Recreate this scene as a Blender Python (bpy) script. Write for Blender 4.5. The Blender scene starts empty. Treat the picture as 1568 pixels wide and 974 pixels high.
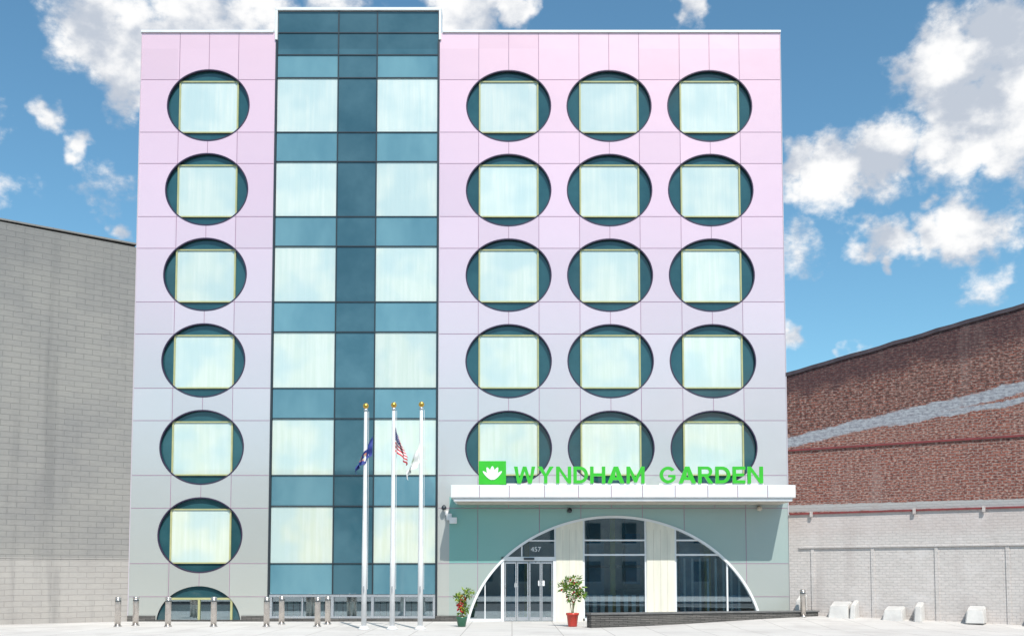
import bpy, bmesh, math, random
from mathutils import Vector, Matrix
random.seed(7)
S=bpy.context.scene
S.view_settings.view_transform='Standard'; S.view_settings.look='None'; S.view_settings.exposure=0
COL=S.collection
TH=math.radians(3.75)

# ---------------- node helpers ----------------
class N:
    def __init__(s,tree): s.t=tree; s.n=tree.nodes; s.l=tree.links
    def new(s,typ,**kw):
        n=s.n.new(typ)
        for k,v in kw.items(): setattr(n,k,v)
        return n
    def put(s,sock,v):
        if isinstance(v,bpy.types.NodeSocket): s.l.new(v,sock)
        else:
            if isinstance(v,(tuple,list)) and len(v)==3 and sock.type=='RGBA': v=(*v,1)
            sock.default_value=v
    def math(s,op,a,b=0.0,c=None,clamp=False):
        n=s.new('ShaderNodeMath',operation=op); n.use_clamp=clamp
        s.put(n.inputs[0],a); s.put(n.inputs[1],b)
        if c is not None: s.put(n.inputs[2],c)
        return n.outputs[0]
    def mix(s,f,a,b,bt='MIX'):
        n=s.new('ShaderNodeMix',data_type='RGBA',blend_type=bt)
        s.put(n.inputs[0],f); s.put(n.inputs[6],a); s.put(n.inputs[7],b)
        return n.outputs[2]
    def mr(s,v,a,b,c=0.0,d=1.0,smooth=True):
        n=s.new('ShaderNodeMapRange'); n.interpolation_type='SMOOTHSTEP' if smooth else 'LINEAR'
        for i,x in enumerate((v,a,b,c,d)): s.put(n.inputs[i],x)
        return n.outputs[0]
    def noise(s,vec,scale,detail=4,rough=.55,sc=(1,1,1)):
        m=s.new('ShaderNodeMapping'); s.l.new(vec,m.inputs[0]); m.inputs['Scale'].default_value=sc
        n=s.new('ShaderNodeTexNoise'); s.l.new(m.outputs[0],n.inputs['Vector'])
        n.inputs['Scale'].default_value=scale; n.inputs['Detail'].default_value=detail; n.inputs['Roughness'].default_value=rough
        return n.outputs[0]
def newmat(name):
    m=bpy.data.materials.new(name); m.use_nodes=True
    k=N(m.node_tree); b=m.node_tree.nodes['Principled BSDF']
    tc=k.new('ShaderNodeTexCoord')
    return m,k,b,tc.outputs['Object']
def pm(name,c1,c2=None,scale=3,rough=.5,metal=0,bump=0,coat=0,sc=(1,1,1),rv=.1,spec=.5,pane=0):
    m,k,b,o=newmat(name)
    if c2 is None: c2=tuple(x*.88 for x in c1)
    n=k.noise(o,scale,4,.6,sc)
    f=k.mr(n,.3,.7)
    col=k.mix(f,c1,c2)
    if pane: col=k.mix(1.0,col,panetone(k,o,1-pane,1+pane),'MULTIPLY')
    k.put(b.inputs['Base Color'],col)
    k.put(b.inputs['Roughness'],k.mr(n,.3,.7,max(0,rough-rv),rough))
    b.inputs['Metallic'].default_value=metal
    b.inputs['Coat Weight'].default_value=coat
    b.inputs['Specular IOR Level'].default_value=spec
    if bump:
        bp=k.new('ShaderNodeBump'); bp.inputs['Strength'].default_value=bump; bp.inputs['Distance'].default_value=.02
        k.put(bp.inputs['Height'],k.noise(o,scale*8,4,.6,sc)); k.l.new(bp.outputs[0],b.inputs['Normal'])
    return m
def panetone(k,o,lo,hi):
    """one random tone for each pane / panel of the facade (storey and bay grid)"""
    sp=k.new('ShaderNodeSeparateXYZ'); k.l.new(o,sp.inputs[0]); X=sp.outputs[0]; Z=sp.outputs[2]
    xm=k.math('DIVIDE',k.math('ADD',X,1.31),3.96); zm=k.math('DIVIDE',k.math('SUBTRACT',Z,2.2),3.38)
    tw=k.math('MULTIPLY',k.math('ADD',k.math('GREATER_THAN',X,-6.85),k.math('GREATER_THAN',X,-5.32)),.25)
    intower=k.math('MULTIPLY',k.math('GREATER_THAN',X,-9.3),k.math('LESS_THAN',X,-2.88))
    ixf=k.math('ADD',k.math('FLOOR',xm),k.math('MULTIPLY',k.math('GREATER_THAN',k.math('FRACT',xm),.597),.5))
    ix=k.math('ADD',k.math('MULTIPLY',ixf,k.math('SUBTRACT',1.0,intower)),k.math('MULTIPLY',k.math('ADD',tw,20.0),intower))
    iz=k.math('ADD',k.math('FLOOR',zm),k.math('MULTIPLY',k.math('GREATER_THAN',k.math('FRACT',zm),.628),.5))
    cb=k.new('ShaderNodeCombineXYZ'); k.put(cb.inputs[0],ix); k.put(cb.inputs[1],iz)
    wn=k.new('ShaderNodeTexWhiteNoise',noise_dimensions='2D'); k.l.new(cb.outputs[0],wn.inputs['Vector'])
    tone=k.mr(wn.outputs['Value'],0,1,lo,hi,False)
    tv=k.new('ShaderNodeCombineXYZ')
    for i in range(3): k.put(tv.inputs[i],tone)
    return tv.outputs[0]

# ---------------- materials ----------------
def facade_mat():
    m,k,b,o=newmat('iridescent_panel')
    sp=k.new('ShaderNodeSeparateXYZ'); k.l.new(o,sp.inputs[0]); X=sp.outputs[0]; Z=sp.outputs[2]
    n=k.noise(o,.16,3,.5)
    z=k.math('ADD',Z,k.math('MULTIPLY',k.math('SUBTRACT',n,.5),5.0))
    z=k.math('ADD',z,k.math('MULTIPLY',X,.05))
    r=k.new('ShaderNodeValToRGB'); k.put(r.inputs[0],k.mr(z,0,24,0,1,False))
    e=r.color_ramp.elements
    e[0].position=0;e[0].color=(.47,.48,.44,1)
    e[1].position=1;e[1].color=(.86,.57,.64,1)
    for p,c in ((.16,(.50,.51,.49)),(.30,(.56,.545,.56)),(.48,(.69,.57,.62)),(.70,(.80,.565,.65))):
        q=e.new(p); q.color=(*c,1)
    col=k.mix(1.0,r.outputs[0],panetone(k,o,.95,1.04),'MULTIPLY')
    g=k.math('MULTIPLY',k.math('MULTIPLY',k.math('GREATER_THAN',X,-2.40),k.math('LESS_THAN',Z,4.75)),k.mr(X,-2,9.5,1,.35,False))  # teal shade below the canopy, painted into the panel colour, weaker to the right
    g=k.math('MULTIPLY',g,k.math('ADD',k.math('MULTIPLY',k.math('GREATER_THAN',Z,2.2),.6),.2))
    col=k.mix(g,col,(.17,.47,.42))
    k.put(b.inputs['Base Color'],col)
    b.inputs['Roughness'].default_value=.27; b.inputs['Metallic'].default_value=.25
    b.inputs['Coat Weight'].default_value=.8; b.inputs['Coat Roughness'].default_value=.05
    bp=k.new('ShaderNodeBump'); bp.inputs['Strength'].default_value=.2; bp.inputs['Distance'].default_value=.05
    k.put(bp.inputs['Height'],k.noise(o,.9,2,.5)); k.l.new(bp.outputs[0],b.inputs['Normal'])
    return m
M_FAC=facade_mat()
M_REV=pm('reveal_dark',(.03,.02,.05),(.05,.03,.06),3,.4)
M_JOINT=pm('panel_joint',(.32,.17,.25),(.24,.16,.22),3,.6)
M_TEAL=pm('teal_glass_infill',(.015,.065,.08),(.028,.095,.11),.6,.10,0,0,.5,rv=.05,pane=.15)
M_SPAN=pm('spandrel_glass',(.085,.205,.26),(.15,.30,.35),.35,.08,0,0,.8,rv=.05,sc=(1,1,.5),pane=.14)
M_SPD=pm('spandrel_glass_dark',(.030,.09,.12),(.065,.145,.18),.4,.08,0,0,.8,rv=.05,pane=.18)
M_MUL=pm('mullion_dark',(.05,.06,.07),None,3,.4,.5)
M_FRAME=pm('window_frame_olive',(.44,.43,.22),(.38,.38,.18),3,.4)
M_WHITE=pm('white_metal',(.78,.78,.78),(.7,.72,.73),1.5,.4)
M_CORN=pm('corner_metal',(.55,.5,.55),(.5,.46,.5),1.5,.7,spec=.1)
M_SILV=pm('silver_metal',(.62,.64,.66),(.5,.52,.55),3,.35,.7)
M_SOFF=pm('soffit',(.55,.50,.42),None,3,.5)
M_CREAM=pm('cream_panel',(.78,.74,.62),(.66,.64,.54),2,.5,sc=(2,1,.3))
M_DARK=pm('dark_interior',(.05,.055,.06),(.09,.085,.08),1.5,.6)
M_STEEL=pm('stainless_steel',(.62,.58,.54),(.5,.47,.45),4,.32,.9,rv=.08)
M_GOLD=pm('gold_ball',(.85,.55,.12),(.7,.42,.08),4,.25,.8)
M_POLE=pm('white_pole',(.80,.80,.80),(.7,.7,.7),3,.3)
M_SIGN=pm('green_sign',(.045,.50,.03),(.04,.44,.025),2,.4)
M_SIGNW=pm('white_sign',(.85,.85,.85),None,2,.4)
M_ROOF=pm('roof_gravel',(.25,.25,.25),(.18,.18,.18),3,.9)
M_BODY=pm('stucco_side',(.5,.48,.47),(.42,.41,.4),.6,.8,bump=.3)
M_CONC=pm('pale_concrete',(.62,.60,.57),(.5,.48,.46),1.6,.8,bump=.4)
M_ASPH=pm('asphalt',(.05,.05,.052),(.07,.07,.07),2,.85,bump=.5)
M_GROUND=pm('ground_soil',(.22,.21,.18),(.16,.16,.13),.3,.9,bump=.5)

def curtain_mat():
    m,k,b,o=newmat('curtained_glass')
    sp=k.new('ShaderNodeSeparateXYZ'); k.l.new(o,sp.inputs[0])
    zz=k.mr(sp.outputs[2],2,21,0,1,False)
    base=k.mix(zz,(.58,.63,.50),(.55,.65,.63))
    f=k.noise(o,7,4,.6,(1,1,.05))
    col=k.mix(k.mr(f,.35,.7,0,.6),base,(.68,.72,.66))
    f2=k.noise(o,.6,2,.5)
    col=k.mix(k.mr(f2,.38,.66,0,.7),col,(.42,.56,.57))
    col=k.mix(1.0,col,panetone(k,o,.93,1.05),'MULTIPLY')
    k.put(b.inputs['Base Color'],col)
    b.inputs['Roughness'].default_value=.6
    b.inputs['Coat Weight'].default_value=1; b.inputs['Coat Roughness'].default_value=.02; b.inputs['Coat IOR'].default_value=1.8
    bp=k.new('ShaderNodeBump'); bp.inputs['Strength'].default_value=.3; bp.inputs['Distance'].default_value=.03
    k.put(bp.inputs['Height'],f); k.l.new(bp.outputs[0],b.inputs['Normal'])
    bp=k.new('ShaderNodeBump'); bp.inputs['Strength'].default_value=.05; bp.inputs['Distance'].default_value=.05
    k.put(bp.inputs['Height'],k.noise(o,.8,1,.5)); k.l.new(bp.outputs[0],b.inputs['Coat Normal'])
    return m
M_CURT=curtain_mat()
def glass_mat():
    m=bpy.data.materials.new('clear_glass'); m.use_nodes=True; k=N(m.node_tree); k.n.clear()
    out=k.new('ShaderNodeOutputMaterial'); t=k.new('ShaderNodeBsdfTransparent'); t.inputs[0].default_value=(.76,.87,.90,1)
    g=k.new('ShaderNodeBsdfGlossy'); g.inputs['Roughness'].default_value=.015; g.inputs[0].default_value=(.85,.95,1,1)
    fr=k.new('ShaderNodeFresnel'); fr.inputs[0].default_value=1.5
    tc=k.new('ShaderNodeTexCoord'); bp=k.new('ShaderNodeBump'); bp.inputs['Strength'].default_value=.05
    k.put(bp.inputs['Height'],k.noise(tc.outputs['Object'],1.5,1,.5)); k.l.new(bp.outputs[0],g.inputs['Normal'])
    f=k.math('ADD',k.math('MULTIPLY',fr.outputs[0],1.8),.18,clamp=True)
    mx=k.new('ShaderNodeMixShader'); k.put(mx.inputs[0],f); k.l.new(t.outputs[0],mx.inputs[1]); k.l.new(g.outputs[0],mx.inputs[2])
    k.l.new(mx.outputs[0],out.inputs[0]); return m
M_GLASS=glass_mat()

def brick_mat(name,c1,c2,mortar,bw,bh,ms,rough=.85,weather=.5,bump=.6,wc=(.3,.28,.26),extra=None,darkz=None):
    m,k,b,o=newmat(name)
    sp=k.new('ShaderNodeSeparateXYZ'); k.l.new(o,sp.inputs[0])
    nw=k.noise(o,1.2,2,.5)
    zc=k.math('ADD',sp.outputs[2],k.math('MULTIPLY',nw,.05))
    xy=k.math('ADD',sp.outputs[0],sp.outputs[1])
    cb=k.new('ShaderNodeCombineXYZ'); k.put(cb.inputs[0],xy); k.put(cb.inputs[1],zc)
    t=k.new('ShaderNodeTexBrick'); k.l.new(cb.outputs[0],t.inputs[0])
    k.put(t.inputs['Color1'],c1);k.put(t.inputs['Color2'],c2);k.put(t.inputs['Mortar'],mortar)
    t.inputs['Scale'].default_value=1;t.inputs['Mortar Size'].default_value=ms;t.inputs['Brick Width'].default_value=bw;t.inputs['Row Height'].default_value=bh
    t.inputs['Mortar Smooth'].default_value=.2
    n1=k.noise(o,.5,6,.65,(1,1,1.6)); n2=k.noise(o,5,5,.7,(1,1,2.5))
    col=k.mix(k.mr(n1,.4,.68,0,weather),t.outputs[0],wc)
    col=k.mix(k.mr(n2,.45,.72,0,.55*weather+.1),col,tuple(x*.45 for x in c1))
    if extra: col=extra(k,o,sp,col)
    k.put(b.inputs['Base Color'],col); b.inputs['Roughness'].default_value=rough; b.inputs['Specular IOR Level'].default_value=.25
    bp=k.new('ShaderNodeBump'); bp.inputs['Strength'].default_value=bump; bp.inputs['Distance'].default_value=.02
    h=k.math('SUBTRACT',k.math('MULTIPLY',n2,.8),t.outputs['Fac'])
    k.put(bp.inputs['Height'],h); k.l.new(bp.outputs[0],b.inputs['Normal'])
    return m
def streaks(k,o,sp,col):
    X=sp.outputs[0]; Z=sp.outputs[2]
    n=k.noise(o,.9,4,.6); nf=k.noise(o,6,4,.75,(1,1,1.8)); nb=k.noise(o,9,2,.6,(1,1,2.4))
    col=k.mix(k.mr(nb,.53,.63,0,.8),col,(.47,.33,.28))
    col=k.mix(k.mr(nb,.46,.37,0,.8),col,(.07,.03,.028))
    def band(z0,sl,th,amp):
        d=k.math('ABSOLUTE',k.math('SUBTRACT',Z,k.math('ADD',k.math('MULTIPLY',X,sl),k.math('ADD',k.math('MULTIPLY',k.math('SUBTRACT',n,.5),amp),z0))))
        return k.mr(k.math('ADD',d,k.math('MULTIPLY',k.math('SUBTRACT',nf,.5),th*.7)),th*.75,th*1.1,1,0)
    zs=k.math('SUBTRACT',Z,k.math('MULTIPLY',X,.165))
    up=k.mr(zs,6.9,7.1)
    col=k.mix(k.math('MULTIPLY',up,k.mr(nf,.40,.56,.8,.05)),col,(.06,.03,.028))
    dk=k.mr(k.math('ADD',zs,k.math('MULTIPLY',k.math('SUBTRACT',n,.5),1.6)),8.2,8.9)
    col=k.mix(k.math('MULTIPLY',dk,.7),col,(.05,.028,.035))
    grey=k.mix(k.mr(nf,.35,.65),(.42,.43,.46),(.24,.24,.27))
    col=k.mix(band(6.85,.165,.22,.35),col,grey)
    patch=k.math('MULTIPLY',band(7.0,.09,.11,.6),k.mr(X,2.5,4.5))
    col=k.mix(patch,col,grey)
    col=k.mix(band(4.30,-.01,.15,.15),col,(.44,.43,.42))
    st=k.noise(o,1.0,4,.6,(1,1,.12))
    col=k.mix(k.mr(st,.55,.75,0,.3),col,(.40,.31,.28))
    return col
M_RBRK=brick_mat('weathered_red_brick',(.31,.105,.075),(.20,.065,.05),(.28,.22,.20),.30,.105,.016,weather=.5,wc=(.30,.17,.14),extra=streaks,bump=.9)
def whx(k,o,sp,col):
    n=k.noise(o,.7,5,.65); st=k.noise(o,1.4,4,.6,(1,1,.15))
    col=k.mix(k.mr(st,.5,.72,0,.35),col,(.42,.37,.35))
    col=k.mix(k.mr(n,.5,.7,0,.5),col,(.70,.66,.64))
    pk=k.mr(k.math('ADD',sp.outputs[2],k.math('MULTIPLY',k.math('SUBTRACT',n,.5),.8)),2.9,3.6)
    return k.mix(k.math('MULTIPLY',pk,.35),col,(.50,.40,.37))
M_WBRK=brick_mat('white_painted_brick',(.62,.57,.54),(.57,.53,.50),(.50,.46,.44),.25,.10,.010,weather=.4,wc=(.55,.5,.47),extra=whx)
def leftx(k,o,sp,col):
    n=k.noise(o,.3,5,.65); st=k.noise(o,.9,4,.65,(1,1,.1))
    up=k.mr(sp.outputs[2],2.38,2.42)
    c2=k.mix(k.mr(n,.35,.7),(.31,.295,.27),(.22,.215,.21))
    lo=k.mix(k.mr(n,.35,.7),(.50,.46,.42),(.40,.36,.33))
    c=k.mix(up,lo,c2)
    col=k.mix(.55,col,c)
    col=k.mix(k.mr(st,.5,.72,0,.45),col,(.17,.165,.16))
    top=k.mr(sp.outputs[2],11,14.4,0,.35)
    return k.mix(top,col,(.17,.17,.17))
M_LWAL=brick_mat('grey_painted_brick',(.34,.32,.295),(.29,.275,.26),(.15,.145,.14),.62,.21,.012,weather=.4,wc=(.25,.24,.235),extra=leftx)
M_SLATE=brick_mat('stacked_slate',(.10,.095,.09),(.16,.15,.14),(.03,.03,.03),.35,.06,.01,weather=.3,wc=(.2,.19,.17))
M_OPP=brick_mat('opposite_brick',(.60,.52,.45),(.52,.45,.4),(.6,.56,.5),.3,.1,.012)
M_REDTRIM=pm('red_flashing',(.26,.045,.045),(.18,.035,.035),3,.6)
M_COPE=pm('dark_coping',(.07,.05,.06),(.04,.03,.04),3,.7)

def pave_mat():
    m,k,b,o=newmat('pavement_concrete')
    t=k.new('ShaderNodeTexBrick'); k.l.new(o,t.inputs[0]); t.offset=0
    t.inputs['Scale'].default_value=1;t.inputs['Brick Width'].default_value=1.5;t.inputs['Row Height'].default_value=1.5;t.inputs['Mortar Size'].default_value=.012
    k.put(t.inputs['Color1'],(.60,.57,.54));k.put(t.inputs['Color2'],(.55,.525,.50));k.put(t.inputs['Mortar'],(.28,.26,.24))
    n=k.noise(o,.5,7,.65); n2=k.noise(o,9,4,.7)
    col=k.mix(k.mr(n,.42,.7,0,.55),t.outputs[0],(.40,.37,.35))
    col=k.mix(k.mr(n2,.6,.75,0,.4),col,(.33,.31,.3))
    k.put(b.inputs['Base Color'],col); b.inputs['Roughness'].default_value=.85
    bp=k.new('ShaderNodeBump'); bp.inputs['Strength'].default_value=.3; bp.inputs['Distance'].default_value=.01
    k.put(bp.inputs['Height'],n2); k.l.new(bp.outputs[0],b.inputs['Normal'])
    return m
M_PAVE=pave_mat()

# ---------------- mesh helpers ----------------
def empty(name,loc=(0,0,0)):
    e=bpy.data.objects.new(name,None); COL.objects.link(e); e.location=loc; e.empty_display_size=.3; return e
def obj(name,me,mats,parent=None,smooth=False):
    if not isinstance(mats,(list,tuple)): mats=[mats]
    for m in mats: me.materials.append(m)
    o=bpy.data.objects.new(name,me); COL.objects.link(o)
    if parent: o.parent=parent
    if smooth:
        for p in me.polygons: p.use_smooth=True
    return o
def boxes(name,lst,mat,parent=None,bevel=0):
    bm=bmesh.new()
    for (x0,x1,y0,y1,z0,z1) in lst:
        vs=[bm.verts.new((x,y,z)) for x in (x0,x1) for y in (y0,y1) for z in (z0,z1)]
        for f in ((0,1,3,2),(4,6,7,5),(0,4,5,1),(2,3,7,6),(0,2,6,4),(1,5,7,3)): bm.faces.new([vs[i] for i in f])
    bmesh.ops.recalc_face_normals(bm,faces=bm.faces)
    if bevel: bmesh.ops.bevel(bm,geom=list(bm.edges),offset=bevel,segments=1,affect='EDGES')
    me=bpy.data.meshes.new(name); bm.to_mesh(me); bm.free()
    return obj(name,me,mat,parent)
def lathe(name,prof,mat,parent=None,seg=20,cx=0,cy=0,cz=0):
    bm=bmesh.new(); rings=[]
    for r,z in prof:
        rings.append([bm.verts.new((cx+r*math.cos(2*math.pi*i/seg),cy+r*math.sin(2*math.pi*i/seg),cz+z)) for i in range(seg)])
    for a,b in zip(rings,rings[1:]):
        for i in range(seg): bm.faces.new((a[i],a[(i+1)%seg],b[(i+1)%seg],b[i]))
    bm.faces.new(rings[0][::-1]); bm.faces.new(rings[-1])
    me=bpy.data.meshes.new(name); bm.to_mesh(me); bm.free()
    o=obj(name,me,mat,parent,True)
    return o
def conv(o,mat,parent):
    dg=bpy.context.evaluated_depsgraph_get(); dg.update()
    me=bpy.data.meshes.new_from_object(o.evaluated_get(dg)); nm=o.name
    bpy.data.objects.remove(o); me.materials.clear()
    return obj(nm,me,mat,parent)
def tube(name,pts,r,mat,parent=None,seg=8):
    cu=bpy.data.curves.new(name,'CURVE'); cu.dimensions='3D'; cu.bevel_depth=r; cu.bevel_resolution=2
    sp=cu.splines.new('POLY'); sp.points.add(len(pts)-1)
    for p,q in zip(sp.points,pts): p.co=(*q,1)
    o=bpy.data.objects.new(name,cu); COL.objects.link(o); return conv(o,mat,parent)
def ell(cx,cz,a,b,n=72,t0=0,t1=2*math.pi,close=False):
    m=n if not close else n+1
    return [(cx+a*math.cos(t0+(t1-t0)*i/n),cz+b*math.sin(t0+(t1-t0)*i/n)) for i in range(m)]
def slab(name,loops,yf,th,mats,parent,outer_i=0):
    """2D filled outline with holes in XZ plane, front at yf, thickness th."""
    cu=bpy.data.curves.new(name,'CURVE'); cu.dimensions='2D'; cu.fill_mode='BOTH'; cu.extrude=th/2
    for lp in loops:
        sp=cu.splines.new('POLY'); sp.points.add(len(lp)-1); sp.use_cyclic_u=True
        for p,q in zip(sp.points,lp): p.co=(q[0],q[1],0,1)
    o=bpy.data.objects.new(name,cu); COL.objects.link(o)
    dg=bpy.context.evaluated_depsgraph_get(); dg.update()
    me=bpy.data.meshes.new_from_object(o.evaluated_get(dg)); bpy.data.objects.remove(o)
    for v in me.vertices:
        x,z,d=v.co; v.co=(x,yf+th/2-d,z)
    me.materials.clear()
    ob=obj(name,me,mats,parent)
    if len(mats)>1:
        me.update()
        for p in me.polygons:
            if abs(p.normal.y)<.5: p.material_index=1
    return ob

# ---------------- HOTEL ----------------
H=empty('hotel_building')
XL0,XL1=-14.63,-9.30; XR0,XR1=-2.88,10.59; TOP=23.12
PIT=3.38
def wb(k): return 2.2+PIT*k     # window bottom of storey k (0..5)
LC=-11.95; RC=(-.13,3.82,7.78)
A_L,A_R,B=1.61,1.655,1.43
left_holes=[]; right_holes=[]
for k in range(6): left_holes.append((LC,wb(k)+1.09,A_L,B))
for k in range(1,6):
    for cx in RC: right_holes.append((cx,wb(k)+1.06,A_R,B))
zc0=wb(-1)+1.09
outer=[(XL0,0)]+[(x,z) for x,z in ell(LC,zc0,A_L,B,40,math.pi,0,True) if z>=0.0]+[(XL1,0),(XL1,TOP),(XL0,TOP)]
slab('facade_panel_left',[outer]+[ell(*h) for h in left_holes],0,.17,[M_FAC,M_REV],H)
EC,EA,EB,EZ=3.90,5.72,4.93,-.90
def archz(x,da=0):
    r=(x-EC)/(EA-da); 
    return EZ+(EB-da)*math.sqrt(max(0,1-r*r))
def archpts(da,n=80):
    t=math.asin(-EZ/(EB-da))
    return ell(EC,EZ,EA-da,EB-da,n,math.pi-t,t,True)
outer=[(XR0,0)]+archpts(0)+[(XR1,0),(XR1,TOP),(XR0,TOP)]
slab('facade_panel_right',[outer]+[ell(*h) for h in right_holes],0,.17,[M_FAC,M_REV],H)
for i,(cx,cz,ea,eb) in enumerate(left_holes+right_holes):
    slab('window_ring_%d'%i,[ell(cx,cz,ea+.02,eb+.02),ell(cx,cz,ea-.025,eb-.025)],-.012,.1,[M_REV],H)
slab('entry_arch_trim',[archpts(0)+archpts(.09)[::-1]],-.04,.22,[M_WHITE],H)
boxes('coping',[(XL0-.03,XL1-.12,-.06,.45,TOP,TOP+.1),(XR0+.14,XR1+.03,-.06,.45,TOP,TOP+.1),
  (-9.36,-2.79,-.07,.6,24.02,24.14),(-9.36,-9.26,-.07,.5,TOP-.3,24.02),(-2.89,-2.79,-.07,.5,TOP-.3,24.02)],M_WHITE,H,.01)
boxes('edge_trim',[(XL1-.03,XL1+.05,-.03,.05,0.2,TOP-.3),(XR0-.05,XR0+.03,-.03,.05,.2,TOP-.3)],M_MUL,H)
boxes('corner_trim',[(XR1-.005,XR1+.02,-.02,.2,0,TOP),(XL0-.02,XL0+.005,-.02,.2,0,TOP)],M_CORN,H)
jl=[]
def cutseg(fix,a,b,horizontal,holes,pad=.0):
    segs=[(a,b)]
    for (cx,cz,ea,eb) in holes:
        d=(fix-cz)/eb if horizontal else (fix-cx)/ea
        if abs(d)>=1: continue
        w=(ea if horizontal else eb)*math.sqrt(1-d*d)+pad; c=cx if horizontal else cz
        ns=[]
        for s0,s1 in segs:
            if c+w<=s0 or c-w>=s1: ns.append((s0,s1)); continue
            if c-w>s0: ns.append((s0,c-w))
            if c+w<s1: ns.append((c+w,s1))
        segs=ns
    return segs
JW=.011
EH=(EC,EZ,EA,EB)
def addj(fix,a,b,hor,holes):
    for s0,s1 in cutseg(fix,a,b,hor,holes):
        if s1-s0<.03: continue
        if hor: jl.append((s0,s1,-.004,.01,fix-JW,fix+JW))
        else: jl.append((fix-JW,fix+JW,-.003,.01,s0,s1))
LH=left_holes+[(LC,zc0,A_L,B)]; RH=right_holes+[EH]
for k in range(-1,6):
    for z in (wb(k),wb(k)+2.12):
        if z>.2:
            addj(z,XL0+.02,XL1-.05,True,LH)
            addj(z,XR0+.05,XR1-.02,True,RH)
for x in (LC-1.16,LC+1.16): addj(x,.15,TOP-.02,False,LH)
for k in range(-1,6):
    z0=wb(k)+2.12; z1=wb(k+1) if k<5 else TOP-.02
    addj(LC,z0,z1,False,LH)
for cx in RC:
    for x in (cx-1.18,cx+1.18): addj(x,.15,TOP-.02,False,RH)
    for k in range(0,6):
        z0=wb(k)+2.12; z1=wb(k+1) if k<5 else TOP-.02
        addj(cx,z0,z1,False,RH)
boxes('panel_joints',jl,M_JOINT,H)
infill=[];cur=[];fr=[]
for (cx,cz,ea,eb),k in [(h,i) for i,h in enumerate(left_holes)]+[(h,1+i//3) for i,h in enumerate(right_holes)]:
    infill.append((cx-ea-.05,cx+ea+.05,.13,.22,cz-eb-.05,cz+eb+.05))
    z0=wb(k)-.0; z1=wb(k)+2.10; w=1.16
    cur.append((cx-w+.04,cx+w-.04,.105,.14,z0+.04,z1-.04))
    t=.05
    fr+=[(cx-w-.01,cx-w+t,.06,.15,z0,z1),(cx+w-t,cx+w+.01,.06,.15,z0,z1),(cx-w+t,cx+w-t,.065,.15,z0,z0+t),(cx-w+t,cx+w-t,.065,.15,z1-t,z1)]
boxes('window_infill',infill,M_TEAL,H)
boxes('window_panes',cur,M_CURT,H)
boxes('window_frames',fr,M_FRAME,H)
boxes('ground_window_infill',[(LC-1.7,LC+1.7,.11,.2,.86,1.45),(LC-1.7,LC-1.25,.11,.2,0,.86),(LC+1.25,LC+1.7,.11,.2,0,.86)],M_TEAL,H)
boxes('ground_window_frame',[(LC-1.28,LC-1.2,.03,.16,.05,.9),(LC+1.2,LC+1.28,.03,.16,.05,.9),(LC-1.2,LC+1.2,.035,.16,.82,.9),(LC-.04,LC+.04,.035,.16,.05,.82)],M_FRAME,H)
boxes('ground_window_glass',[(LC-1.2,LC+1.2,.09,.1,.05,.82)],M_GLASS,H)
boxes('ground_window_blind',[(LC-1.3,LC+1.3,.45,.5,.0,.62)],M_CREAM,H)
cols=[(-9.24,-6.86),(-6.84,-5.33),(-5.31,-2.92)]
span=[];dark=[];win=[];mul=[]
for ci,(a,b) in enumerate(cols):
    for z0,z1 in [(23.13,24.02),(22.23,23.13)]: dark.append((a,b,.02,.1,z0+.015,z1-.015))
    for k in range(5,-2,-1):
        if k==5: sp0,sp1=21.3,22.23
        elif k>=0: sp0,sp1=wb(k)+2.2,wb(k+1)
        else: sp0,sp1=1.02,wb(0)
        (dark if ci==1 else span).append((a,b,.02,.1,sp0+.015,sp1-.015))
        if k>=0:
            (dark if ci==1 else win).append((a,b,.03,.1,wb(k)+.015,wb(k)+2.2-.015))
boxes('tower_spandrels',span,M_SPAN,H); boxes('tower_dark_glass',dark,M_SPD,H); boxes('tower_windows',win,M_CURT,H)
for x in (-6.85,-5.32): mul.append((x-.022,x+.022,-.02,.06,1.0,24.0))
zs=[23.13,22.23]+[wb(k) for k in range(6)]+[wb(k)+2.2 for k in range(6)]
for z in zs: 
    for a,b in cols: mul.append((a,b,-.01,.06,z-.02,z+.02))
boxes('tower_mullions',mul,M_MUL,H)
fr=[(-9.25,-2.93,-.04,.18,.93,1.02),(-9.25,-2.93,-.04,.18,.12,.2)]
for x in (-9.2,-6.85,-5.32,-2.97): fr.append((x-.05,x+.05,-.03,.17,.2,.93))
for x in (-8.0,-4.1): fr.append((x-.025,x+.025,-.0,.14,.2,.93))
boxes('strip_window_frame',fr,M_SILV,H)
boxes('strip_window_glass',[(-9.2,-2.95,.07,.08,.2,.93)],M_GLASS,H)
boxes('strip_window_blinds',[(-9.15+i*.24,-9.15+i*.24+.2,.55,.58,.1,.72) for i in range(26)],M_CREAM,H)
boxes('basement_room_wall',[(-14.5,-2.9,1.6,1.7,0,2)],M_DARK,H)
boxes('plinth',[(XL0-.01,LC-1.64,-.06,.04,0,.22),(LC-1.64,LC+1.64,-.055,.2,0,.06),(LC+1.64,-9.28,-.06,.04,0,.22),(-9.28,-2.9,-.08,.2,0,.115),(-2.9,EC-EA+.05,-.06,.04,0,.22),(EC+EA-.05,XR1+.01,-.06,.04,0,.3)],M_SLATE,H)
boxes('side_and_rear_walls',[(XL0+.01,XL0+.3,.175,20,0,TOP-.02),(XR1-.3,XR1-.01,.175,20,0,TOP-.02),(XL0+.3,XR1-.3,19.7,20,0,TOP-.02),
  (-9.24,-9.0,.12,5,TOP-.6,24),(-3.1,-2.92,.12,5,TOP-.6,24),(-9,-3.1,4.8,5,TOP-.6,24)],M_BODY,H)
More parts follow.
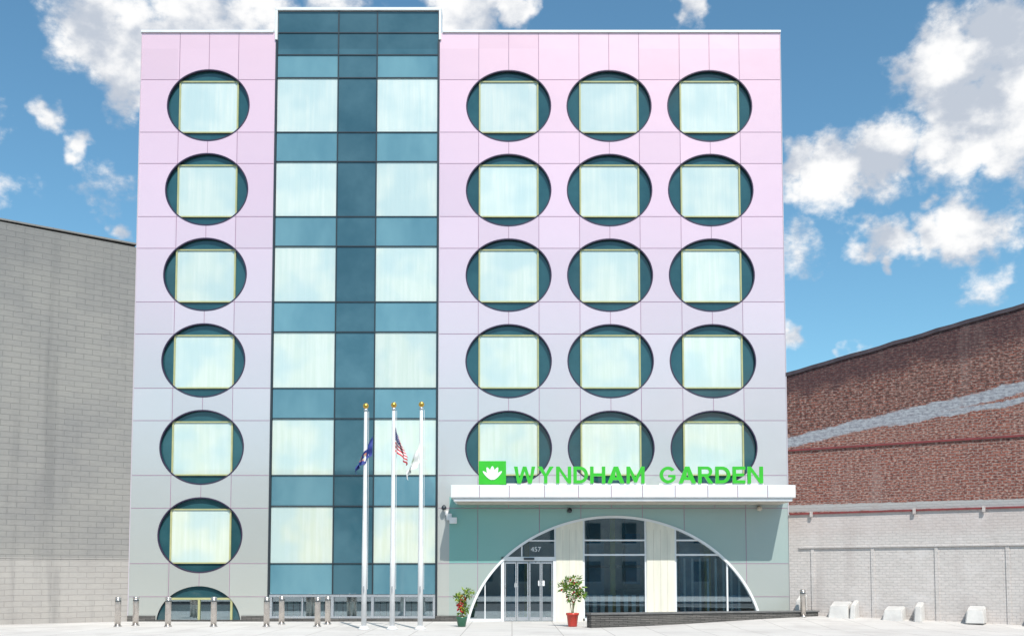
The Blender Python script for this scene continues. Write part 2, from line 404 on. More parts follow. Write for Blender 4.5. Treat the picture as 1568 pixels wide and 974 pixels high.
boxes('roof',[(XL0+.3,XR1-.3,.2,19.7,TOP-.5,TOP-.3),(-9,-3.1,.12,4.8,23.7,23.9)],M_ROOF,H)
boxes('inner_backing',[(XL0+.3,-2.9,.24,.3,1.5,TOP-.5),(-2.9,XR1-.3,.24,.3,4.4,TOP-.5)],M_DARK,H)
# ---- entrance ----
GY=.10
slab('entry_glazing',[archpts(.09)],GY,.012,[M_GLASS],H)
def post(x0,x1,z0,y0=.02,y1=.2):
    return (x0,x1,y0,y1,z0,min(archz(x0,.09),archz(x1,.09))+.03)
def archcol(name,x0,x1,mat,yf,th):
    top=[(x0+(x1-x0)*i/10,archz(x0+(x1-x0)*i/10,.08)) for i in range(11)]
    slab(name,[[(x0,0)]+top+[(x1,0)]],yf,th,[mat],H)
archcol('entry_column_a',1.69,2.71,M_CREAM,-.02,.3); archcol('entry_column_b',5.15,6.22,M_CREAM,-.02,.3)
dv=[(1.69+.25*i,1.69+.25*i+.012,-.024,-.015,.1,3.5) for i in range(1,4)]+[(5.15+.26*i,5.15+.26*i+.012,-.024,-.015,.1,3.5) for i in range(1,4)]
boxes('entry_column_joints',dv,M_SOFF,H)
fr=[(-.42,-.30,.0,.2,0,2.46),(1.57,1.69,.0,.2,0,2.46),(-.30,1.57,.0,.2,2.30,2.46),
    post(1.62,1.69,2.46),(.35,.40,.03,.17,2.46,2.9),
    (2.71,5.15,.03,.17,2.50,2.57),(2.71,5.15,.03,.17,3.06,3.12),(2.71,5.15,.02,.17,0,.12),post(2.71,2.78,0),post(5.08,5.15,0),
    (6.22,8.6,.03,.17,2.50,2.57),post(6.22,6.29,0),(8.20,8.26,.03,.17,0,2.5),(6.22,9.4,.02,.17,0,.12),(.40,1.62,.03,.17,3.05,3.10),(6.29,7.5,.03,.17,3.06,3.12),
    (-1.62,-.42,.03,.17,.0,.1),(-1.05,-1.01,.04,.16,.1,1.75)]
boxes('entry_frames',fr,M_WHITE,H,.006)
dl=[]
for a,b in ((-.28,.17),(.19,.63),(.66,1.10),(1.12,1.55)):
    dl+=[(a,a+.045,.04,.13,.03,2.28),(b-.045,b,.04,.13,.03,2.28),(a+.045,b-.045,.045,.13,.03,.16),(a+.045,b-.045,.045,.13,2.20,2.28)]
boxes('sliding_doors',dl,M_SILV,H,.004)
boxes('door_sensor',[(.45,.85,-.06,0,2.34,2.42)],M_MUL,H)
boxes('door_sticker',[(1.0,1.25,.085,.095,1.35,1.55),(.1,.22,.085,.095,1.3,1.45)],M_SIGNW,H)
cu=bpy.data.curves.new('door_number','FONT'); cu.body='457'; cu.size=.26; cu.extrude=.004
o_=bpy.data.objects.new('door_number',cu); COL.objects.link(o_); o_=conv(o_,M_SIGNW,H)
for v in o_.data.vertices: v.co=(.72+v.co.x,.088-v.co.z,2.66+v.co.y)
M_LW=pm('lobby_wall',(.34,.37,.40),(.58,.56,.52),.9,.6); M_LF=pm('lobby_floor',(.6,.57,.53),(.5,.48,.45),1,.2)
M_YEL=pm('yellow_column',(.7,.48,.10),None,2,.5); M_BLUE=pm('blue_panel',(.10,.25,.42),(.16,.34,.5),1,.3)
M_WOOD=pm('wood_desk',(.22,.12,.06),(.16,.08,.04),3,.4,sc=(1,1,8))
boxes('lobby_wall',[(-2.2,10.2,4,4.1,0,4.3),(-2.3,-2.2,.3,4,0,4.3),(10.2,10.28,.3,4,0,4.3)],M_LW,H)
boxes('lobby_floor',[(-2.2,10.2,.2,4,-.02,.02)],M_LF,H)
boxes('lobby_ceiling',[(-2.2,10.2,.3,4,4.25,4.35)],M_SIGNW,H)
boxes('lobby_columns',[(3.85,4.05,1.0,1.2,0,4.2),(7.6,7.85,1.3,1.55,0,4.2),(.5,.7,2.6,2.8,0,4.2)],M_YEL,H)
boxes('lobby_panels',[(2.9,3.7,2.1,2.2,.2,3.2),(6.6,7.4,1.2,1.3,0,3.4),(8.4,8.9,.9,1.0,0,2.6),(-.2,.3,1.3,1.4,0,2.2),(4.5,5.1,1.6,1.7,1.4,3.4)],M_BLUE,H)
boxes('lobby_picture_frames',[(3.0,3.1,2.02,2.09,.2,4.2),(4.4,4.5,1.5,1.6,0,4.2),(6.45,6.55,1.1,1.2,0,4.2),(8.0,8.08,1.0,1.1,0,4.2),(2.8,5.2,1.42,1.49,2.05,2.15)],M_DARK,H)
boxes('reception_desk',[(2.9,6.6,2.4,3.2,0,1.1),(2.8,6.7,2.3,3.3,1.1,1.17)],M_WOOD,H,.02)
boxes('lobby_blinds',[(2.8+i*.3,2.8+i*.3+.16,.3,.32,.1,1.0) for i in range(8)]+[(6.3+i*.3,6.3+i*.3+.08,.3,.32,.1,2.4) for i in range(9)],M_SIGNW,H)
CY=-1.7
boxes('canopy_fascia',[(-2.25,10.43,CY,.0,4.60,5.06)],M_WHITE,H,.015)
boxes('canopy_lower_lip',[(-2.15,10.33,CY+.08,-.002,4.47,4.598)],M_WHITE,H,.01)
boxes('canopy_joints',[(x-.012,x+.012,CY-.004,CY+.01,4.61,5.05) for x in (-1.2,-.1,1.2,2.45,3.65,4.8,6.0,7.2,8.3,9.4)],M_JOINT,H)
boxes('canopy_soffit',[(-2.05,10.23,CY+.18,-.05,4.44,4.468)],M_SOFF,H)
boxes('floodlight',[(-2.57,-2.43,-.08,0,4.05,4.22),(-2.53,-2.47,-.2,-.08,4.1,4.15),(-2.38,-2.1,-.34,-.16,3.72,3.95),(-2.5,-2.3,-.2,-.1,3.85,4.1)],M_SIGNW,H,.01)
for x,z in ((-2.6,4.35),(2.2,4.25),(9.45,4.32)):
    lathe('security_camera',[(.02,0),(.09,.03),(.1,.1),(.06,.17),(.01,.19)],M_MUL if x<9 else M_SOFF,H,14,x,-.2,z-.12)
    boxes('camera_bracket',[(x-.03,x+.03,-.2,0,z+.03,z+.08)],M_MUL,H)

# ---------------- SIGN: block capitals built stroke by stroke ----------------
G=empty('hotel_sign')
def band(pts,w,horizontal_w=None):
    """constant-width stroke polygon through pts"""
    L=[];R=[]
    n=len(pts)
    for i,p in enumerate(pts):
        a=Vector(pts[max(0,i-1)]); b=Vector(pts[min(n-1,i+1)]); d=(b-a).normalized(); nn=Vector((-d.y,d.x))
        L.append((p[0]+nn.x*w/2,p[1]+nn.y*w/2)); R.append((p[0]-nn.x*w/2,p[1]-nn.y*w/2))
    return L+R[::-1]
LZ0,LH_=5.14,.62
def letter(ch,x0,w,idx):
    t=.125; h=LH_; P=[]
    def rect(a,b,c,d): P.append([(a,c),(b,c),(b,d),(a,d)])
    def para(xb,xt,z0=0,z1=h,tt=t*1.08): P.append([(xb-tt/2,z0),(xb+tt/2,z0),(xt+tt/2,z1),(xt-tt/2,z1)])
    m=w/2
    if ch=='W':
        q=w/4; o=t*.54
        P.append([(0,h),(q-o,0),(q+o,0),(m,h*.72),(3*q-o,0),(3*q+o,0),(w,h),(w-t*1.1,h),(3*q,h*.30),(m+o,h),(m-o,h),(q,h*.30),(t*1.1,h)])
    if ch=='Y':
        P.append([(0,h),(m-t/2,h*.42),(m-t/2,0),(m+t/2,0),(m+t/2,h*.42),(w,h),(w-t*1.3,h),(m,h*.58),(t*1.3,h)])
    if ch=='N':
        P.append([(0,0),(t,0),(t,h*.72),(w-t,0),(w,0),(w,h),(w-t,h),(w-t,h*.28),(t,h),(0,h)])
    if ch=='M':
        P.append([(0,0),(t,0),(t,h*.66),(m-t*.4,h*.05),(m+t*.4,h*.05),(w-t,h*.66),(w-t,0),(w,0),(w,h),(w-t,h),(m,h*.36),(t,h),(0,h)])
    if ch=='H':
        P.append([(0,0),(t,0),(t,h*.42),(w-t,h*.42),(w-t,0),(w,0),(w,h),(w-t,h),(w-t,h*.60),(t,h*.60),(t,h),(0,h)])
    if ch=='E':
        P.append([(0,0),(w,0),(w,t*.9),(t,t*.9),(t,h*.42),(w*.9,h*.42),(w*.9,h*.59),(t,h*.59),(t,h-t*.9),(w,h-t*.9),(w,h),(0,h)])
    if ch=='A':
        P.append([(0,0),(t*1.15,0),(m*.36+t*.75,h*.2),(w-m*.36-t*.75,h*.2),(w-t*1.15,0),(w,0),(m+t*.65,h),(m-t*.65,h)])
        P.append([(m*.62+t*.62,h*.36),(w-m*.62-t*.62,h*.36),(m,h*.76)])
    if ch in 'DRG':
        def arc(cx,cz,rx,rz,a0,a1,n=16): return [(cx+rx*math.cos(math.radians(a0+(a1-a0)*i/n)),cz+rz*math.sin(math.radians(a0+(a1-a0)*i/n))) for i in range(n+1)]
        if ch=='D':
            P.append([(0,0)]+arc(w*.45,m_h,w*.55,h/2,-90,90)+[(0,h)] if False else [(0,0)]+arc(w*.45,h/2,w*.55,h/2,-90,90)+[(0,h)])
            P.append([(t,t*.9)]+arc(w*.45,h/2,w*.55-t,h/2-t*.9,-90,90)+[(t,h-t*.9)])
        if ch=='R':
            rz=h*.30
            P.append([(0,0),(t,0),(t,h-2*rz),(w*.42,h-2*rz),(w-t*1.3,0),(w,0),(w*.66,h-2*rz)]+arc(w*.60,h-rz,w*.34,rz,-80,90)+[(0,h)])
            P.append([(t,h-2*rz+t*.8)]+arc(w*.58,h-rz,w*.34-t*.8,rz-t*.8,-90,90)+[(t,h-t*.8)])
        if ch=='G':
            o=arc(w*.5,h/2,w*.5,h/2,38,332,30); i=arc(w*.5,h/2,w*.5-t,h/2-t*.9,330,42,30)
            P.append(o+[(w*.94,h*.50),(w*.52,h*.50),(w*.52,h*.36),(w*.80,h*.36),(w*.80,h*.22)]+i)
    P=[[(x0+a,LZ0+b) for a,b in lp] for lp in P]
    slab('letter_'+ch.lower(),P,-1.56,.11,[M_SIGN],G)
def word(s,x0,x1):
    wd={'W':1.25,'Y':.95,'N':.88,'D':.85,'H':.88,'A':.98,'M':1.05,'G':.95,'R':.85,'E':.72}; gap=.13
    tot=sum(wd[c] for c in s)+gap*(len(s)-1); f=(x1-x0)/tot; x=x0
    for i,c in enumerate(s):
        letter(c,x,wd[c]*f,i); x+=(wd[c]+gap)*f
word('WYNDHAM',.07,4.9); word('GARDEN',5.46,9.28)
boxes('letter_rail',[(-.2,4.95,-1.5,-1.42,5.075,5.136),(5.45,9.3,-1.5,-1.42,5.075,5.136)],M_SIGNW,G)
boxes('logo_box',[(-1.23,-.22,-1.6,-1.45,5.09,5.96)],M_SIGN,G,.01)
def petal(cx,cz,ang,l,w):
    pts=[]
    for i in range(16):
        t=i/16*2*math.pi; r=math.cos(t)*l/2+l/2; q=math.sin(t)*w/2*(1-.25*math.cos(t))
        pts.append((cx+r*math.sin(ang)+q*math.cos(ang),cz+r*math.cos(ang)-q*math.sin(ang)))
    return pts
for i,(a,l,w) in enumerate(((0,.50,.2),(-.42,.50,.17),(.42,.50,.17),(-.85,.47,.13),(.85,.47,.13))):
    slab('lotus_petal_%d'%i,[petal(-.725,5.27,a,l,w)],-1.612-.001*i,.012,[M_SIGNW],G)

# ---------------- side buildings ----------------
Ld=Vector((-1.354,-1,0)).normalized(); 
LB=empty('grey_brick_building',(-14.64,0.02,0)); LB.rotation_euler=(0,0,math.atan2(-Ld.y,-Ld.x))
def wallmesh(name,prof,y0,y1,mat,parent):
    bm=bmesh.new(); n=len(prof)
    A=[[bm.verts.new((x,y,z)) for (x,z0,z1) in prof for z in (z0,z1)] for y in (y0,y1)]
    for i in range(n-1):
        j=2*i
        bm.faces.new((A[0][j],A[0][j+2],A[0][j+3],A[0][j+1])); bm.faces.new((A[1][j],A[1][j+1],A[1][j+3],A[1][j+2]))
        bm.faces.new((A[0][j+1],A[0][j+3],A[1][j+3],A[1][j+1])); bm.faces.new((A[0][j],A[1][j],A[1][j+2],A[0][j+2]))
    bm.faces.new((A[0][0],A[0][1],A[1][1],A[1][0])); j=2*(n-1); bm.faces.new((A[0][j],A[1][j],A[1][j+1],A[0][j+1]))
    bmesh.ops.recalc_face_normals(bm,faces=bm.faces)
    me=bpy.data.meshes.new(name); bm.to_mesh(me); bm.free(); return obj(name,me,mat,parent)
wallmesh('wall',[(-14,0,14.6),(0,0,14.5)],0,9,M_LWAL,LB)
boxes('coping',[(-14.02,.0,-.03,9.05,14.6,14.66)],M_LWAL,LB)
boxes('base_ledge',[(-14,-.05,-.02,0,2.36,2.40)],M_LWAL,LB)
Rd=Vector((1.6,-1,0)).normalized()
RB=empty('red_brick_building',(10.62,0.02,0)); RB.rotation_euler=(0,0,math.atan2(Rd.y,Rd.x))
topp=[(-.02,4.1,9.50)]
random.seed(3)
x=0.0
while x<14:
    x+=.5; topp.append((x,4.1,9.50+.187*x+random.uniform(-.02,.02)))
wallmesh('upper_brick_wall',topp,0,8,M_RBRK,RB)
wallmesh('parapet_coping',[(a,c-.08,c+.06) for a,b,c in topp],-.05,.3,M_COPE,RB)
wallmesh('lower_white_wall',[(-.0,0,4.05),(16,0,4.05)],-.06,8.02,M_WBRK,RB)
boxes('red_flashing',[(.05,16,-.12,0,4.05,4.11)],M_REDTRIM,RB)
boxes('brick_trim',[(.05,14,-.05,0,6.50,6.57)],M_REDTRIM,RB)
boxes('concrete_ledge',[(.4,16,-.12,-.06,2.76,2.84)],M_WBRK,RB,.01)
boxes('wall_piers',[(x-.06,x+.06,-.09,-.06,0,2.76) for x in (.9,3.1,5.3,7.6,10)]+[(x-.05,x+.05,-.17,-.12,3.95,4.16) for x in (.9,4.6,6.9)],M_WBRK,RB)
for i,(xx,w,h) in enumerate(((.55,.3,.95),(2.0,.75,.7),(2.5,.2,.75),(3.9,.7,.55),(4.75,.25,.72),(6.6,.6,.6),(8.6,.7,.6))):
    bm=bmesh.new()
    v=[bm.verts.new((a,b,c)) for a,b,c in ((xx-w/2,-.85,0.1),(xx+w/2,-.85,0.1),(xx+w/2,-.1,0.1),(xx-w/2,-.1,0.1),(xx-w/2*.85,-.7,h*.75+.1),(xx+w/2*.85,-.7,h*.75+.1),(xx+w/2*.9,-.1,h+.1),(xx-w/2*.9,-.1,h+.1))]
    for f in ((0,1,2,3),(4,7,6,5),(0,4,5,1),(1,5,6,2),(2,6,7,3),(3,7,4,0)): bm.faces.new([v[q] for q in f])
    bmesh.ops.recalc_face_normals(bm,faces=bm.faces); bmesh.ops.bevel(bm,geom=list(bm.edges),offset=.03,segments=2,affect='EDGES')
    me=bpy.data.meshes.new('concrete_barrier'); bm.to_mesh(me); bm.free()
    me.transform(Matrix.Translation(RB.location)@RB.rotation_euler.to_matrix().to_4x4())
    obj('concrete_barrier',me,M_CONC)
    
# ---------------- ground ----------------
def gz(x,y):
    f=min(1,max(0,(x-1)/9)); f=f*f*(3-2*f); g=min(1,max(0,(y+5.5)/4.5)); return .24*f*g
bm=bmesh.new()
xs=[-60,-30,-15]+[-14+i for i in range(40)]+[30,60]; ys=[-11,-9,-7]+[-6+.5*i for i in range(14)]+[4,8]
vg=[[bm.verts.new((x,y,gz(x,y))) for x in xs] for y in ys]
for j in range(len(ys)-1):
    for i in range(len(xs)-1): bm.faces.new((vg[j][i],vg[j][i+1],vg[j+1][i+1],vg[j+1][i]))
fr_=[bm.verts.new((x,-11,-.13)) for x in xs]
for i in range(len(xs)-1): bm.faces.new((fr_[i],fr_[i+1],vg[0][i+1],vg[0][i]))
me=bpy.data.meshes.new('pavement'); bm.to_mesh(me); bm.free(); obj('pavement',me,M_PAVE)
boxes('kerb',[(-60,60,-11.2,-11.003,-.13,.01)],M_CONC,None,.01)
boxes('far_pavement',[(-60,60,-52,-30,-.12,.01)],M_PAVE)
def sheet(name,x0,x1,y0,y1,z,mat):
    me=bpy.data.meshes.new(name); me.from_pydata([(x0,y0,z),(x1,y0,z),(x1,y1,z),(x0,y1,z)],[],[(0,1,2,3)]); return obj(name,me,mat)
sheet('ground',-1500,1500,-1500,1500,-.14,M_GROUND)
sheet('road',-200,200,-30,-11.2,-.13,M_ASPH)
rm=empty('road_markings')
boxes('dashes',[(x,x+3,-20.65,-20.5,-.129,-.126) for x in range(-60,60,9)],M_SIGNW,rm)
OB=empty('brick_row_building')
boxes('walls',[(-45,-8,-66,-53,0,11),(-7.98,20,-66,-53,0,8.5),(20.02,50,-66,-53,0,12)],M_OPP,OB)
w=[];tr=[]
for x0,x1,hh in ((-44,-9,11),(-7,19,8.5),(21,49,12)):
    n=int((x1-x0)/3.2)
    for i in range(n):
        for z in (1.2,4.6,8.0):
            if z+1.8<hh: w.append((x0+i*3.2+.8,x0+i*3.2+2.1,-53.05,-52.97,z,z+1.8)); tr.append((x0+i*3.2+.7,x0+i*3.2+2.2,-53.1,-52.9,z-.15,z-.01))
    tr.append((x0-.9,x1+.9,-53.3,-52.8,hh-.5,hh+.1))
boxes('windows',w,M_TEAL,OB); boxes('sills_and_cornice',tr,M_CONC,OB)

# ---------------- low slate wall ----------------
p0=Vector((2.64,-5,0)); p1=Vector((11.38,-1,0)); Lw=(p1-p0).length
W=empty('low_stone_wall',p0); W.rotation_euler=(0,0,math.atan2(p1.y-p0.y,p1.x-p0.x))
wallmesh('wall',[(0,-.1,.44),(Lw,-.1,.40)],0,.3,M_SLATE,W)
wallmesh('cap',[(-.03,.441,.50),(Lw+.03,.401,.45)],-.04,.34,pm('slate_cap',(.17,.165,.16),(.12,.12,.12),4,.6),W)

# ---------------- bollards ----------------
def bollard(x,y,h=1.0):
    E=empty('steel_bollard',(x,y,gz(x,y)))
    lathe('post',[(.10,0),(.10,h-.1),(.098,h-.06)],M_STEEL,E)
    lathe('collar',[(.13,0),(.13,.03),(.105,.045)],M_STEEL,E)
    lathe('cap',[(.098,h-.06),(.108,h-.055),(.108,h-.02),(.085,h+.01),(.02,h+.025)],M_STEEL,E)
    lathe('groove',[(.101,h-.14),(.1015,h-.13),(.1015,h-.12),(.101,h-.11)],M_MUL,E)
for x,y in ((-13.48,-4.1),(-13.12,-3.4),(-11.76,-4.1),(-10.2,-4.1),(-8.39,-4.1),(-6.65,-4.1),(-8.25,-2.4),(-6.6,-2.4),(10.72,-1.35)): bollard(x,y)

# ---------------- flagpoles ----------------
def cloth_mat(name,fn):
    m,k,b,o=newmat(name); tc=k.new('ShaderNodeTexCoord'); sp=k.new('ShaderNodeSeparateXYZ'); k.l.new(tc.outputs['UV'],sp.inputs[0])
    k.put(b.inputs['Base Color'],fn(k,sp.outputs[0],sp.outputs[1],o)); b.inputs['Roughness'].default_value=.7; return m
def us(k,u,v,o):
    s=k.math('GREATER_THAN',k.math('FRACT',k.math('MULTIPLY',v,6.5)),.5)
    col=k.mix(s,(.60,.03,.05),(.8,.78,.76))
    can=k.math('MULTIPLY',k.math('LESS_THAN',u,.42),k.math('LESS_THAN',v,.54))
    stars=k.math('MULTIPLY',k.math('GREATER_THAN',k.math('FRACT',k.math('MULTIPLY',u,16)),.6),k.math('GREATER_THAN',k.math('FRACT',k.math('MULTIPLY',v,12)),.6))
    return k.mix(can,col,k.mix(stars,(.02,.035,.16),(.7,.7,.75)))
def cdist(k,u,v):
    return k.math('SQRT',k.math('ADD',k.math('POWER',k.math('SUBTRACT',u,.5),2.0),k.math('POWER',k.math('SUBTRACT',v,.5),2.0)))
def ny(k,u,v,o):
    d=cdist(k,u,v)
    c=k.mix(k.math('LESS_THAN',d,.24),(.02,.04,.22),(.75,.30,.2))
    c=k.mix(k.math('LESS_THAN',d,.15),c,(.75,.7,.5))
    return k.mix(k.math('LESS_THAN',d,.09),c,(.1,.3,.6))
def wh(k,u,v,o):
    return k.mix(k.math('LESS_THAN',cdist(k,u,v),.13),(.80,.80,.76),(.45,.6,.4))
def flag(parent,x0,side,zt,hoist,drop,wid,mat,seed):
    rnd=random.Random(seed); NU,NV=60,34; vs=[];uv=[]
    ph=rnd.random()*6
    for j in range(NV+1):
        v=j/NV
        for i in range(NU+1):
            u=i/NU
            spread=.42+.58*min(1,v*1.1+u*.35)
            x=x0+side*(wid*spread*(u**.8)*(1-.25*u*u)) + .03*math.sin(u*16+ph+v*2)*(.3+v)
            y=-.10*min(1,u*3)-.05*u+.08*math.sin(u*15+ph+v*1.5)*(.25+.75*u**.5)+.03*math.sin(v*9+u*5)
            z=zt-v*hoist*(1-.1*u)-drop*(u**.9)*(1-.2*v)+.03*math.sin(u*9+ph)
            vs.append((x,y,z)); uv.append((u,v))
    fs=[(j*(NU+1)+i,j*(NU+1)+i+1,(j+1)*(NU+1)+i+1,(j+1)*(NU+1)+i) for j in range(NV) for i in range(NU)]
    me=bpy.data.meshes.new('flag'); me.from_pydata(vs,[],fs); l=me.uv_layers.new(name='UV')
    for p in me.polygons:
        for li in p.loop_indices: l.data[li].uv=uv[me.loops[li].vertex_index]
    obj('flag',me,mat,parent,True)
def pole(x,y,h,args):
    E=empty('flagpole',(x,y,0))
    lathe('shaft',[(.085,0),(.085,2.4),(.070,4),(.055,h-.12),(.045,h-.1)],M_POLE,E,20)
    lathe('base_flange',[(.19,0),(.19,.03),(.15,.05),(.12,.10),(.09,.12)],M_POLE,E,20)
    lathe('truck',[(.03,h-.1),(.07,h-.08),(.07,h-.03),(.03,h)],M_SILV,E,16)
    r=.095; lathe('finial_ball',[(max(.01,r*math.sin(t*math.pi/12)),h+r-.01-r*math.cos(t*math.pi/12)) for t in range(13)],M_GOLD,E,16)
    tube('halyard',[(.11,-.02,1.3),(.10,-.02,h-.1)],.006,M_SIGNW,E)
    boxes('cleat',[(-.015,.015,-.13,-.08,1.2,1.4)],M_SILV,E)
    flag(E,*args)
pole(-4.81,-5.9,7.22,(.22,-1,6.28,.66,.80,.66,cloth_mat('blue_flag',ny),4))
pole(-3.89,-5.9,7.25,(.0,1,6.70,.88,.80,.62,cloth_mat('striped_flag',us),2))
pole(-2.98,-5.9,7.27,(-.0,-1,6.2,.76,.85,.60,cloth_mat('white_flag',wh),9))

# ---------------- potted plants ----------------
def leafmat(n,c1,c2):
    m,k,b,o=newmat(n); k.put(b.inputs['Base Color'],k.mix(k.mr(k.noise(o,12,3,.6),.35,.65),c1,c2)); b.inputs['Roughness'].default_value=.45
    return m
M_LEAF=leafmat('plant_leaf',(.05,.14,.02),(.13,.24,.03)); M_LEAFY=leafmat('plant_leaf_yellow',(.35,.40,.05),(.2,.33,.04)); M_FLOW=leafmat('plant_flower',(.6,.02,.02),(.45,.01,.03))
M_STEM=pm('plant_stem',(.14,.09,.04),(.1,.12,.04),6,.7)
def plant(x,y,potprof,potmat,stems,blobs,seed,nleaf,flowers,yellow,fblobs=None):
    rnd=random.Random(seed); E=empty('potted_plant',(x,y,gz(x,y)))
    lathe('pot',potprof,potmat,E,24); zt=potprof[-1][1]; 
    lathe('soil',[(potprof[-1][0]*.9,zt-.05),(potprof[-1][0]*.88,zt+.004)],M_WOOD,E,20)
    for i,(sx,sy,sz) in enumerate(stems):
        tube('stem_%d'%i,[(0.02*i-.03,0,zt-.04),(sx*.3,sy*.3,zt+(sz-zt)*.4),(sx*.8,sy*.8,zt+(sz-zt)*.8),(sx,sy,sz)],.012,M_STEM,E)
    def leaves(name,count,mat,lo,hi,wr,bl):
        bm=bmesh.new()
        for _ in range(count):
            cx,cy,cz,r=rnd.choice(bl)
            d=Vector((rnd.gauss(0,1),rnd.gauss(0,1),rnd.gauss(0,1))).normalized()*r*rnd.random()**.45
            c=Vector((cx,cy,cz))+d; l=rnd.uniform(lo,hi); w=l*wr
            ax=(d.normalized()*.8+Vector((rnd.gauss(0,.5),rnd.gauss(0,.5),rnd.gauss(0,.5)-.1))).normalized()
            sd=ax.cross(Vector((rnd.gauss(0,1),rnd.gauss(0,1),rnd.gauss(0,1)))).normalized(); up=ax.cross(sd)
            v=[bm.verts.new(p) for p in (c,c+ax*l*.4+sd*w/2+up*.01,c+ax*l-up*l*.15,c+ax*l*.4-sd*w/2+up*.01)]
            bm.faces.new(v)
        me=bpy.data.meshes.new(name); bm.to_mesh(me); bm.free(); obj(name,me,mat,E)
    leaves('leaves',nleaf,M_LEAF,.09,.19,.42,blobs); 
    if yellow: leaves('young_leaves',yellow,M_LEAFY,.08,.17,.4,blobs)
    leaves('flowers',flowers,M_FLOW,.05,.10,.8,fblobs or blobs)
M_RPOT=pm('red_pot',(.55,.05,.03),(.42,.04,.03),3,.35); M_GPOT=pm('green_pot',(.03,.12,.07),(.02,.09,.05),3,.4)
plant(2.07,-4.1,[(.15,0),(.155,.04),(.20,.38),(.225,.40),(.225,.47),(.20,.47)],M_RPOT,[(-.25,0,1.3),(.05,.05,1.55),(.25,-.05,1.35),(.1,-.1,1.1)],
   [(-.3,0,1.35,.16),(0,0,1.25,.28),(.2,0,1.3,.22),(.1,0,1.55,.2),(-.12,0,1.5,.16),(.0,.05,1.0,.22),(.3,0,1.1,.12)],5,330,60,90)
plant(-1.72,-4.1,[(.13,0),(.135,.03),(.18,.28),(.19,.34),(.17,.34)],M_GPOT,[(-.1,0,.9),(.1,.05,1.1),(.22,-.05,1.2)],
   [(.1,0,1.1,.2),(.25,0,1.15,.14),(-.15,0,1.0,.1),(0,0,.85,.15),(.1,0,.65,.13),(0.02,0,.5,.14)],8,120,120,150,[(.05,-.05,.95,.1),(-.02,-.05,.6,.1),(-.05,-.05,.75,.1)])

# ---------------- camera ----------------
cam=bpy.data.cameras.new('camera'); co=bpy.data.objects.new('camera',cam); COL.objects.link(co); S.camera=co
co.location=(0,-40,1.75); co.rotation_euler=(math.pi/2+TH,0,0)
cam.sensor_width=36; cam.sensor_fit='HORIZONTAL'; cam.lens=36*1600/1568; cam.shift_y=(775-486.3)/1568; cam.clip_end=5000; cam.clip_start=.1

# ---------------- light ----------------
sd=Vector((.30,-1,1.35)).normalized()
sl=bpy.data.lights.new('sun','SUN'); sl.energy=4.95; sl.angle=math.radians(.5); sl.color=(1,.955,.89)
so=bpy.data.objects.new('sun',sl); COL.objects.link(so); so.rotation_euler=(-sd).to_track_quat('-Z','Y').to_euler(); so.location=(10,-30,40)
w=bpy.data.worlds.new('World'); S.world=w; w.use_nodes=True; k=N(w.node_tree); k.n.clear()
out=k.new('ShaderNodeOutputWorld'); bg=k.new('ShaderNodeBackground'); bg.inputs[1].default_value=.112
sk=k.new('ShaderNodeTexSky'); sk.sky_type='NISHITA'; sk.sun_disc=False; sk.sun_elevation=math.asin(sd.z); sk.sun_rotation=math.atan2(sd.x,sd.y); sk.air_density=1.0; sk.dust_density=.6; sk.ozone_density=1.6
tc=k.new('ShaderNodeTexCoord'); V=tc.outputs['Generated']
def dirn(px,py):
    u=(px-784)/1600;v=(775-py)/1600; c=math.cos(TH);s=math.sin(TH)
    return Vector((u,c-v*s,s+v*c)).normalized()
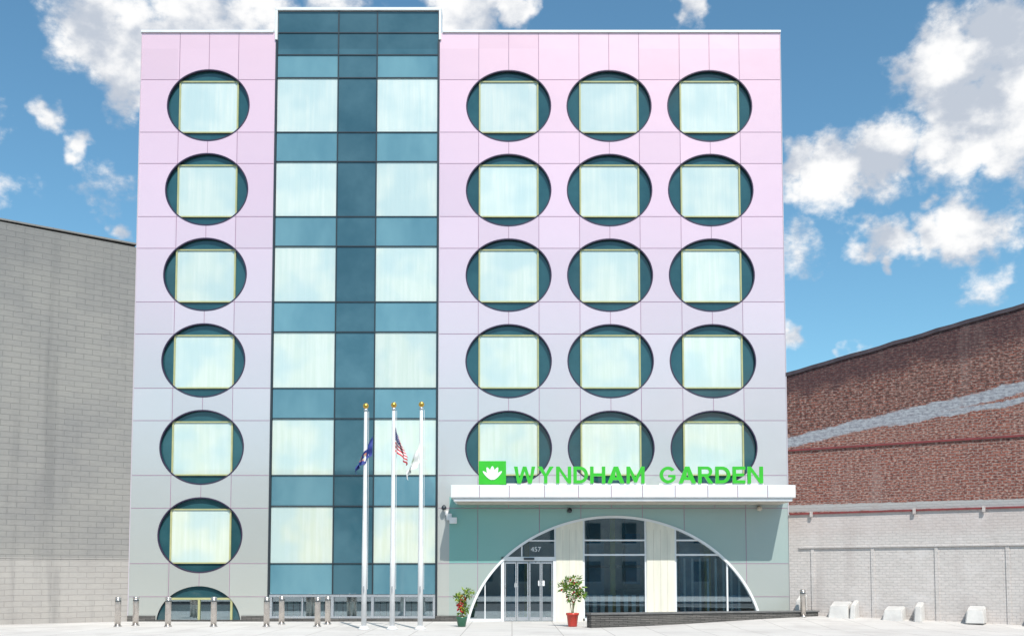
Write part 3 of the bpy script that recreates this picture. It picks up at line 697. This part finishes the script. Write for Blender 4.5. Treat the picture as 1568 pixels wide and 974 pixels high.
blobs=[(140,42,60,1),(215,78,78,1.15),(310,35,80,1.1),(203,140,42,.95),(395,12,65,.95),(510,0,70,.8),
(715,15,70,1.2),(800,10,28,1),(1060,8,30,1.1),
(1462,105,66,1.25),(1548,70,70,1.25),(1505,175,76,1.3),(1560,150,70,1.2),(1455,225,56,1.1),(1545,225,60,1.1),
(1212,250,42,1.05),(1280,258,56,1.2),(1350,245,54,1.2),(1218,385,48,.65),
(1350,355,44,1.05),(1412,355,34,.95),(1482,358,56,1.15),(1500,438,55,.5),(1425,303,20,.75),(1366,410,18,.75),
(125,212,26,.85),(75,170,28,.68),(170,290,50,.68),(185,343,22,.8),(1305,540,20,.8),(1212,518,24,.7),
(1750,180,130,1),(-130,220,100,1)]
wm=k.new('ShaderNodeTexNoise'); k.l.new(V,wm.inputs['Vector']); wm.inputs['Scale'].default_value=26; wm.inputs['Detail'].default_value=3; wm.inputs['Roughness'].default_value=.6
ws=k.new('ShaderNodeVectorMath',operation='SUBTRACT'); k.l.new(wm.outputs['Color'],ws.inputs[0]); ws.inputs[1].default_value=(.5,.5,.5)
wa=k.new('ShaderNodeVectorMath',operation='MULTIPLY_ADD'); k.l.new(ws.outputs[0],wa.inputs[0]); wa.inputs[1].default_value=(.07,.0,.05); k.l.new(V,wa.inputs[2]); VW=wa.outputs[0]
mask=None
for px,py,r,wt in blobs:
    d=dirn(px,py); n=k.new('ShaderNodeVectorMath',operation='DISTANCE'); k.l.new(VW,n.inputs[0]); n.inputs[1].default_value=d
    g=k.mr(n.outputs['Value'],0,r/1600*1.75,wt,0,True)
    mask=g if mask is None else k.math('MAXIMUM',mask,g)
n1=k.noise(V,22,7,.62,(1,1,1.35)); n3=k.noise(V,24,3,.5,(1,1,1.2))
dens=k.math('ADD',mask,k.math('MULTIPLY',k.math('SUBTRACT',n1,.5),1.7))
dens=k.math('MULTIPLY',k.mr(dens,.32,.86),k.mr(mask,0,.2))
sp=k.new('ShaderNodeSeparateXYZ'); k.l.new(V,sp.inputs[0])
back=k.math('MULTIPLY',k.mr(k.noise(V,3,4,.6,(1,1,2)),.52,.68),k.mr(sp.outputs[1],.1,-.3))
dens=k.math('MAXIMUM',dens,back)
ccol=k.mix(k.mr(k.math('ADD',k.math('MULTIPLY',n3,.55),k.math('MULTIPLY',n1,.45)),.42,.59),(4.9,5.4,6.2),(9.0,9.0,9.0))
skc=k.mix(1.0,sk.outputs[0],(.92,1.36,1.37),'MULTIPLY')
k.put(bg.inputs[0],k.mix(dens,skc,ccol)); k.l.new(bg.outputs[0],out.inputs[0])
